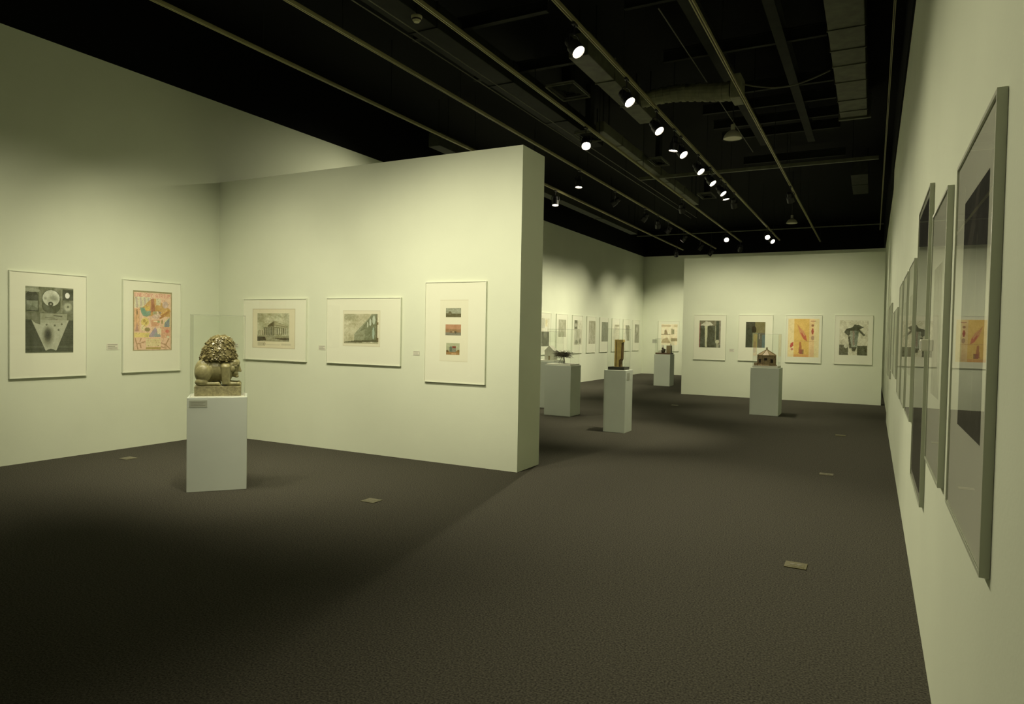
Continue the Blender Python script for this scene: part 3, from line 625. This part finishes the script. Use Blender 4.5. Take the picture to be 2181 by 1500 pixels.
for k, (y0, y1) in enumerate([(5.82, 6.62), (6.93, 7.75), (8.02, 8.88)]):
    p = Pic(24, 34, [(120, 122, 90), (104, 108, 78), (136, 136, 100)][k], RW_).noise(9, 7, 6)
    rw('silver-framed print on the right wall, %s of three equal frames beyond the tall one' % ['nearest', 'middle', 'farthest'][k], y0, y1, 1.0, 2.205, [(p, .17, .63, .33, .95)])
for k, (y0, y1) in enumerate([(9.46, 10.66), (10.85, 12.0)]):
    p = Pic(34, 24, [(150, 148, 108), (130, 130, 96)][k], RW_).noise(8, 7, 5)
    rw('low wide silver frame far along the right wall, %s of two' % ['nearer', 'farther'][k], y0, y1, 1.13, 2.0, [(p, .3, .9, .25, .65)])
for k, (y0, y1) in enumerate([(12.62, 13.48), (13.85, 14.7)]):
    p = Pic(24, 34, (128, 130, 96), RW_).noise(9, 7, 6)
    rw('small-looking upright silver frame at the far end of the right wall, %s of two' % ['nearer', 'last'][k], y0, y1, .97, 2.2, [(p, .17, .63, .33, .95)])
# white label block on the right wall
t = thing('label_block', 'small white label block sticking out between two frames on the right wall', 'wall label', (XR, 4.27, 1.545))
obj('block', B(-.05, -.001, -.06, .06, 0, .062, bev=.004), 'card', t)
obj('text_sheet', B(-.0515, -.0502, -.05, .05, .008, .054), 'cardgrey', t)

# ------------------------------------------------------------------ wall label cards
def card(label, loc, rz, W, H, m='card', lines=3):
    t = thing('label_card', label, 'wall label', loc, rz, 'wall label cards')
    obj('card', B(-W/2, W/2, -.004, -.001, 0, H), m, t)
    for k in range(lines):
        z = H*(1-(k+.9)/(lines+.8)); obj('printed_line', B(-W*.42, W*(.42-.2*(k % 2)), -.0046, -.0041, z, z+H*.09), 'ink', t)
card('small label card between the dark engraving and the poster', (XL, 5.348, 1.29), HALF, .15, .08)
card('small label card left of the temple engraving, seen through the sculpture case', (-8.22, YP, 1.31), 0, .13, .06)
card('small label card between the two engravings on the partition', (-6.55, YP, 1.325), 0, .12, .06)
card('small label card left of the three stacked views', (-5.0, YP, 1.30), 0, .10, .055)
card('small label card between the first two frames on the far partition', (-3.33, Y2, 1.2), 0, .13, .09)
card('small label card left of the sketch sheet on the far wall', (-8.05, YF, 1.29), 0, .2, .16, 'cardgrey', 2)

# ------------------------------------------------------------------ pedestals and glass cases
def pedestal(label, x0, x1, y0, y1, h, loc=None, rz=0, board=None, lab=None):
    if loc is None: loc = ((x0+x1)/2, (y0+y1)/2, 0)
    a, b = (x1-x0)/2, (y1-y0)/2
    t = thing('pedestal', label, 'pedestal', loc, rz, 'white display pedestals')
    obj('body', B(-a, a, -b, b, 0, h, bev=.004), 'ped', t)
    if board:
        ins, th = board; obj('top_board', B(-a+ins, a-ins, -b+ins, b-ins, h, h+th, bev=.002), 'pedtop', t)
    if lab:
        side, u0, u1, z0, z1 = lab
        if side == 'front': c = obj('label_card', B(-a+u0, -a+u1, -b-.003, -b-.0005, z0, z1), 'cardgrey', t)
        else: c = obj('label_card', B(a+.0005, a+.003, -b+u0, -b+u1, z0, z1), 'cardgrey', t)
        for k in range(3):
            zz = z1-(z1-z0)*(.2+.24*k); dz = (z1-z0)*.09; du = (u1-u0)*(.1+.12*(k % 2))
            if side == 'front': obj('printed_line', B(-a+u0+(u1-u0)*.08, -a+u1-du, -b-.0036, -b-.003, zz-dz, zz), 'ink', c)
    return t
def case(label, loc, rz, W, D, H, th=.006):
    t = thing('glass_case', label, 'display case', loc, rz, 'clear acrylic display cases')
    a, b = W/2, D/2
    def panel(x0, x1, y0, y1, z0, z1, thin):
        sheet_panel('panel', x0, x1, y0, y1, z0, z1, thin, ['acrylic', 'acredge'], t)
    panel(-a, a, -b, -b+th, .001, H-th, 1); panel(-a, a, b-th, b, .001, H-th, 1)
    panel(-a, -a+th, -b+th, b-th, .001, H-th, 0); panel(a-th, a, -b+th, b-th, .001, H-th, 0)
    panel(-a, a, -b, b, H-th, H, 2)
    return t
# P1 – sculpture pedestal, turned towards the camera
A0 = Vector((-5.813, 4.351)); A1 = Vector((-5.456, 4.758)); ud = (A1-A0).normalized(); vd = Vector((-ud.y, ud.x))
W1, D1, H1 = .541, .42, .918
c1 = A0+ud*W1/2+vd*D1/2; rz1 = math.atan2(ud.y, ud.x)
pedestal('white pedestal with a grey label card carrying the crouching stone creature', -W1/2, W1/2, -D1/2, D1/2, H1, (c1.x, c1.y, 0), rz1, (.02, .006), ('front', .02, .18, H1-.093, H1-.026))  # its thin bright top board stands in for light on the pedestal top
case('tall clear acrylic case over the crouching stone creature', (c1.x, c1.y, H1+.006), rz1, W1-.045, D1-.045, .80)
# P2 – gold totem
pedestal('narrow white pedestal with the gold totem in the middle of the room', -3.905, -3.533, 10.69, 11.06, 1.022, lab=('side', .07, .2, .87, .98))
case('clear acrylic case over the gold totem', (-3.719, 10.875, 1.022), 0, .30, .30, .68)
# P3 – twig nest
pedestal('broad white pedestal with the twig nest, beside the partition end', -5.694, -5.136, 12.21, 12.72, .985, board=(.025, .03), lab=('front', .57, .575, .9, .95))
case('clear acrylic case over the twig nest', (-5.415, 12.465, 1.015), 0, .50, .455, .68)
# P3b – behind, mostly hidden
pedestal('white pedestal half hidden between the partition edge and the twig nest pedestal', -6.55, -6.0, 13.35, 13.9, 1.0, board=(.02, .03))
case('clear acrylic case over the small white house, partly behind the partition', (-6.275, 13.625, 1.03), 0, .5, .5, .62)
# P4 – far pedestal
pedestal('white pedestal farthest away, in front of the far wall', -6.18, -5.665, 21.52, 22.05, 1.01)
case('low clear acrylic case over the brown block model on the farthest pedestal', (-5.92, 21.785, 1.01), 0, .49, .5, .50)
# P5 – temple model
pedestal('white pedestal with the little octagonal temple in front of the far partition', -2.225, -1.665, 14.86, 15.45, .975, board=(.03, .045))
case('clear acrylic case over the little octagonal temple', (-1.945, 15.155, 1.02), 0, .495, .525, .66)

# ------------------------------------------------------------------ sculpture: crouching creature with a crystal mane
def ellipsoid(bm, c, r, rot=(0, 0, 0), sub=3):
    mt = Matrix.Translation(c) @ Matrix.Rotation(rot[1], 4, 'Y') @ Matrix.Diagonal((*r, 1))
    bmesh.ops.create_icosphere(bm, subdivisions=sub, radius=1, matrix=mt)
def fuse(name, bm, voxel, m, parent, smooth_it=4):
    me = bpy.data.meshes.new('tmp'); bm.to_mesh(me); bm.free()
    o = bpy.data.objects.new('tmp', me); COL.objects.link(o)
    md = o.modifiers.new('r', 'REMESH'); md.mode = 'VOXEL'; md.voxel_size = voxel
    sm = o.modifiers.new('s', 'SMOOTH'); sm.iterations = smooth_it; sm.factor = .5
    dg = bpy.context.evaluated_depsgraph_get(); dg.update()
    res = bpy.data.meshes.new_from_object(o.evaluated_get(dg)); bpy.data.objects.remove(o)
    return obj(name, res, m, parent, smooth=True)
sc = thing('creature_sculpture', 'olive stone creature crouching in profile with a mane of crystals, on the left pedestal', 'sculpture',
           (c1.x, c1.y, H1+.0065), rz1)
obj('plinth', B(-.212, .212, -.13, .13, 0, .097, bev=.004), 'stone2', sc)
bm = bmesh.new()
ellipsoid(bm, (-.125, 0, .235), (.098, .10, .135))             # rump
ellipsoid(bm, (-.03, 0, .255), (.145, .095, .115))                # trunk
ellipsoid(bm, (.06, 0, .24), (.08, .11, .12))                   # chest
for s in (-1, 1):
    ellipsoid(bm, (-.132, s*.088, .222), (.082, .052, .09))      # haunch
    ellipsoid(bm, (-.15, s*.10, .135), (.06, .035, .04))        # heel
    tube(bm, (-.15, s*.10, .118), (-.005, s*.105, .118), .021, .019, 12); ellipsoid(bm, (0, s*.105, .117), (.022, .026, .022))
    for k in range(3): ellipsoid(bm, (.016, s*.105+(k-1)*.015, .109), (.012, .008, .01), sub=2)
    tube(bm, (.07, s*.102, .29), (.072, s*.102, .115), .044, .037, 16); ellipsoid(bm, (.07, s*.10, .285), (.046, .042, .035))  # fore leg
    tube(bm, (.075, s*.10, .118), (.185, s*.10, .116), .024, .019, 12); ellipsoid(bm, (.188, s*.10, .117), (.024, .027, .021))
    for k in range(3): ellipsoid(bm, (.206, s*.10+(k-1)*.016, .109), (.012, .008, .01), sub=2)
bdy = fuse('body', bm, .0055, 'stone', sc)
hd = bmesh.new()
ellipsoid(hd, (.125, 0, .285), (.062, .072, .082)); ellipsoid(hd, (.15, 0, .325), (.052, .066, .045)); ellipsoid(hd, (.14, 0, .225), (.042, .05, .045))
box(hd, .15, .19, -.05, .05, .305, .318)
me_n = prism([(.165, .315), (.196, .305), (.2165, .236), (.206, .230), (.17, .238)], -.020, .020)     # nose
tmp = bpy.data.meshes.new('n'); me_n.to_mesh(tmp); me_n.free(); hd.from_mesh(tmp)
ellipsoid(hd, (.172, 0, .214), (.016, .03, .010)); ellipsoid(hd, (.170, 0, .198), (.016, .028, .010)); ellipsoid(hd, (.168, 0, .186), (.022, .03, .014))  # lips, chin
for s in (-1, 1):
    ellipsoid(hd, (.13, s*.072, .262), (.022, .014, .03)); ellipsoid(hd, (.158, s*.058, .292), (.02, .012, .012))
h = fuse('head', hd, .0045, 'stone', sc, 2)
for s in (-1, 1):
    e = bmesh.new(); ellipsoid(e, (.160, s*.066, .291), (.013, .007, .007), sub=2); obj('eye', e, 'stone2', h, smooth=True)
    e = bmesh.new(); path(e, [(.128, s*.071, .306), (.14, s*.072, .311), (.16, s*.069, .312), (.18, s*.058, .307)], .004, 6); obj('brow', e, 'stone2', h)
# mane of crystals
core = bmesh.new()
rings = [(.345, -.165, .15, .105), (.38, -.168, .168, .11), (.42, -.157, .162, .105), (.47, -.136, .148, .095), (.52, -.105, .135, .082), (.56, -.075, .115, .065), (.578, -.05, .095, .048), (.592, -.015, .06, .02)]
prev = None
for z, xa, xb, ry in rings:
    cx, rx = (xa+xb)/2, (xb-xa)/2
    ring = [core.verts.new((cx+rx*math.cos(2*math.pi*i/28)*(.93+.07*random.random()), ry*math.sin(2*math.pi*i/28)*(.93+.07*random.random()), z)) for i in range(28)]
    if prev:
        for i in range(28): core.faces.new([prev[i], prev[(i+1) % 28], ring[(i+1) % 28], ring[i]])
    else: core.faces.new(ring[::-1])
    prev = ring
core.faces.new(prev)
mane = obj('mane', core, 'crystal', sc)
def crystals(n, m, name, smin, smax):
    bm = bmesh.new()
    for _ in range(n):
        f = random.random()**.9; z = .342+f*.25
        k = max(i for i in range(len(rings)-1) if rings[i][0] <= max(z, .345)); (z0, a0, b0, r0), (z1, a1, b1, r1) = rings[k], rings[k+1]
        g = min(max((z-z0)/(z1-z0), 0), 1); xa, xb, ry = a0+(a1-a0)*g, b0+(b1-b0)*g, r0+(r1-r0)*g
        th = random.uniform(0, 2*math.pi); q = random.uniform(.9, 1.03) if f < .95 else random.uniform(.2, 1)
        p = Vector(((xa+xb)/2+(xb-xa)/2*math.cos(th)*q, ry*math.sin(th)*q, z))
        s = random.uniform(smin, smax)
        nrm = Vector((math.cos(th), math.sin(th)*1.4, .6+random.uniform(-.6, .8))).normalized()
        mt = Matrix.Translation(p) @ nrm.to_track_quat('Z', 'Y').to_matrix().to_4x4() @ Matrix.Rotation(random.uniform(0, 3), 4, 'Z')
        if random.random() < .55: bmesh.ops.create_cube(bm, size=1, matrix=mt @ Matrix.Diagonal((s, s*random.uniform(.6, 1.2), s*random.uniform(.7, 1.4), 1)))
        else: bmesh.ops.create_cone(bm, cap_ends=True, segments=6, radius1=s*.55, radius2=s*.12, depth=s*1.7, matrix=mt)
    o = obj(name, bm, m, mane); o['kind'] = 'stuff'; return o
crystals(900, 'crystal', 'crystal_cluster', .010, .022)
crystals(110, 'crystal', 'crystal_points', .018, .028)
crystals(40, 'mica', 'bright_facets', .010, .017)

# ------------------------------------------------------------------ gold totem
t = thing('gold_totem', 'upright golden slab with a notched edge on a black base', 'sculpture', (-3.719, 10.875, 1.0225))
obj('base', B(-.138, .138, -.138, .138, 0, .05, bev=.003), 'blackbase', t)
obj('side_strip', B(-.062, -.038, -.05, .05, .05, .50, bev=.002), 'gold', t)
obj('core', B(-.038, -.025, -.04, .05, .05, .497), 'golddark', t)
gb = prism([(-.025, .05), (-.025, .50), (.085, .50), (.085, .462), (.055, .445), (.052, .19), (.018, .165), (.018, .05)], -.05, .045)
obj('notched_slab', gb, 'gold', t)
eb = prism([(.018, .05), (.018, .162), (.053, .188), (.056, .44), (.072, .45), (.068, .18), (.05, .15), (.05, .05)], -.047, .045)
obj('edge_strip', eb, 'golddark', t)

# ------------------------------------------------------------------ twig nest
t = thing('twig_nest', 'spiky flat nest of dark twigs holding a pale egg', 'sculpture', (-5.415, 12.465, 1.016))
bm = bmesh.new()
for k in range(330):
    a = random.uniform(0, 2*math.pi); r0 = random.uniform(0, .06); L = random.uniform(.07, .20)*(1.15 if random.random() < .12 else 1)
    z = .165+random.uniform(-.03, .04); p = Vector((r0*math.cos(a), r0*math.sin(a), z))
    b = a+random.uniform(-.9, .9); q = p+Vector((L*math.cos(b), L*.9*math.sin(b), random.uniform(-.06, .08)))
    q.x = max(-.23, min(.23, q.x)); q.y = max(-.21, min(.21, q.y))
    tube(bm, p, q, .0026, .0012, 4, False)
o = obj('twigs', bm, 'twig', t); o['kind'] = 'stuff'
bm = bmesh.new(); ellipsoid(bm, (0, 0, .17), (.075, .075, .045), sub=2)
for v in bm.verts: v.co += Vector((random.uniform(-1, 1), random.uniform(-1, 1), random.uniform(-1, 1)))*.008
obj('nest_bowl', bm, 'twig', t)
bm = bmesh.new(); ellipsoid(bm, (-.015, 0, .232), (.045, .04, .03)); obj('egg', bm, 'egg', t, smooth=True)
for k in range(9):
    a = 2*math.pi*k/9+.3; r = .03 if k < 2 else random.uniform(.06, .13)
    obj('leg_twig', tube(bmesh.new(), (.02*math.cos(a), .02*math.sin(a), .15), (r*math.cos(a), r*math.sin(a), .002), .004, .0025, 5), 'twig', t)

# ------------------------------------------------------------------ small white house (behind)
t = thing('house_model', 'small white gabled house model at the partition edge', 'model', (-6.2, 13.6, 1.0305))
obj('walls', B(-.11, .11, -.09, .09, 0, .19), 'egg', t)
obj('roof', prism([(-.125, .19), (0, .31), (.125, .19)], -.1, .1), 'egg', t)
obj('doorway', B(-.02, .02, -.092, -.089, 0, .09), 'tan', t)

# ------------------------------------------------------------------ far model of blocks
t = thing('block_model', 'dark and tan blocks with white shards on a brown board', 'sculpture', (-5.92, 21.785, 1.0105))
obj('board', B(-.235, .235, -.22, .22, 0, .045, bev=.003), 'brownwood', t)
bm = bmesh.new()
for (x, y, z, r) in [(-.04, -.05, .1, .06), (-.09, -.03, .08, .04), (.0, 0, .12, .05), (-.02, -.08, .08, .04), (-.05, -.04, .18, .03)]:
    ellipsoid(bm, (x, y, z), (r, r, r*1.1), sub=2)
for v in bm.verts: v.co += Vector((random.uniform(-1, 1), random.uniform(-1, 1), random.uniform(-1, 1)))*.008
obj('rock', bm, 'twig', t)
obj('block', B(.07, .215, -.05, .1, .045, .28, bev=.004), 'tan', t)
for k, (x, z, a) in enumerate([(-.12, .06, .5), (-.15, .05, -.2), (.05, .06, .7), (-.08, .22, 1.2), (.17, .28, .3)]):
    bm = prism([(0, 0), (.05, .0), (.035, .09), (.01, .06)], -.02, .02)
    obj('white_shard', bm, 'egg', t, loc=(x, -.12 if k < 3 else 0, z-.012), rot=(0, 0, a))

# ------------------------------------------------------------------ octagonal temple model
t = thing('temple_model', 'little ochre octagonal temple with a ribbed tent roof and finial', 'model', (-1.945, 15.1, 1.0205))
N = 8
def ngon(r, z, off=math.pi/8): return [(r*math.cos(2*math.pi*i/N+off), r*math.sin(2*math.pi*i/N+off), z) for i in range(N)]
def nprism(r0, z0, r1, z1):
    bm = bmesh.new(); a = [bm.verts.new(v) for v in ngon(r0, z0)]; b = [bm.verts.new(v) for v in ngon(r1, z1)]
    bm.faces.new(a[::-1]); bm.faces.new(b)
    for i in range(N): bm.faces.new([a[i], a[(i+1) % N], b[(i+1) % N], b[i]])
    return bm
obj('stepped_base', nprism(.215, 0, .205, .02), 'terra', t)
obj('drum', nprism(.178, .02, .174, .20), 'terra', t)
obj('cornice', nprism(.19, .195, .196, .218), 'ochre', t)
for i in range(N):
    bm = bmesh.new(); a = ngon(.19, .218); q = [bm.verts.new(a[i]), bm.verts.new(a[(i+1) % N]), bm.verts.new((0, 0, .335))]
    f = bm.faces.new(q); r = bmesh.ops.extrude_face_region(bm, geom=[f])
    for v in r['geom']:
        if isinstance(v, bmesh.types.BMVert): v.co.z -= .008
    obj('roof_panel', bm, 'rosy' if i % 2 else 'terra', t)
    obj('roof_rib', tube(bmesh.new(), Vector(a[i])+Vector((0, 0, .002)), (0, 0, .34), .007, .005, 6), 'ochre', t)
    c = ngon(.182, 0)[i]; obj('corner_pilaster', tube(bmesh.new(), (c[0], c[1], .02), (c[0], c[1], .197), .012, seg=8), 'terra', t)
    ang = 2*math.pi*i/N+math.pi/4; cx, cy = .1665*math.cos(ang), .1665*math.sin(ang)
    obj('opening', B(-.004, .004, -.028, .028, 0, .05 if i % 2 else .075), 'dark', t, loc=(cx, cy, .11 if i % 2 else .06), rot=(0, 0, ang))
obj('finial', lathe([(.012, .33), (.010, .35), (.018, .36), (.018, .372), (0, .382)], 10), 'ochre', t)
obj('side_wing', B(-.23, -.16, -.16, -.06, 0, .055, bev=.003), 'terra', t)

# ------------------------------------------------------------------ floor plates
def plate(label, x, y, W, D, m, lens=False):
    t = thing('floor_plate', label, 'floor plate', (x, y, 0), 0, 'floor outlet plates')
    obj('plate', B(-W/2, W/2, -D/2, D/2, .0005, .006, bev=.0015), m, t)
    r = bmesh.new(); box(r, -W*.38, W*.38, -D*.34, D*.34, .006, .0075); obj('cover_flap', r, m, t)
    for s in (-1, 1): obj('socket_cap', lathe([(0, .010), (D*.12, .010), (D*.14, .0076), (0, .0076)], 12), 'brass', t, loc=(s*W*.15, 0, 0))
plate('pale floor outlet plate near the left wall', -7.9, 5.12, .155, .145, 'brass')
plate('pale floor outlet plate in front of the partition', -4.113, 5.04, .15, .14, 'brass')
plate('small floor outlet plate between the far pedestals', -4.0, 15.7, .15, .14, 'brass')
plate('pale floor outlet plate near the right wall at mid distance', -.437, 8.845, .15, .13, 'brass')
plate('dark yellow floor outlet plate in the right foreground', -.432, 5.165, .145, .135, 'brassdark')
plate('faint floor outlet plate near the right wall farther back', -.427, 12.56, .15, .14, 'brassdark')
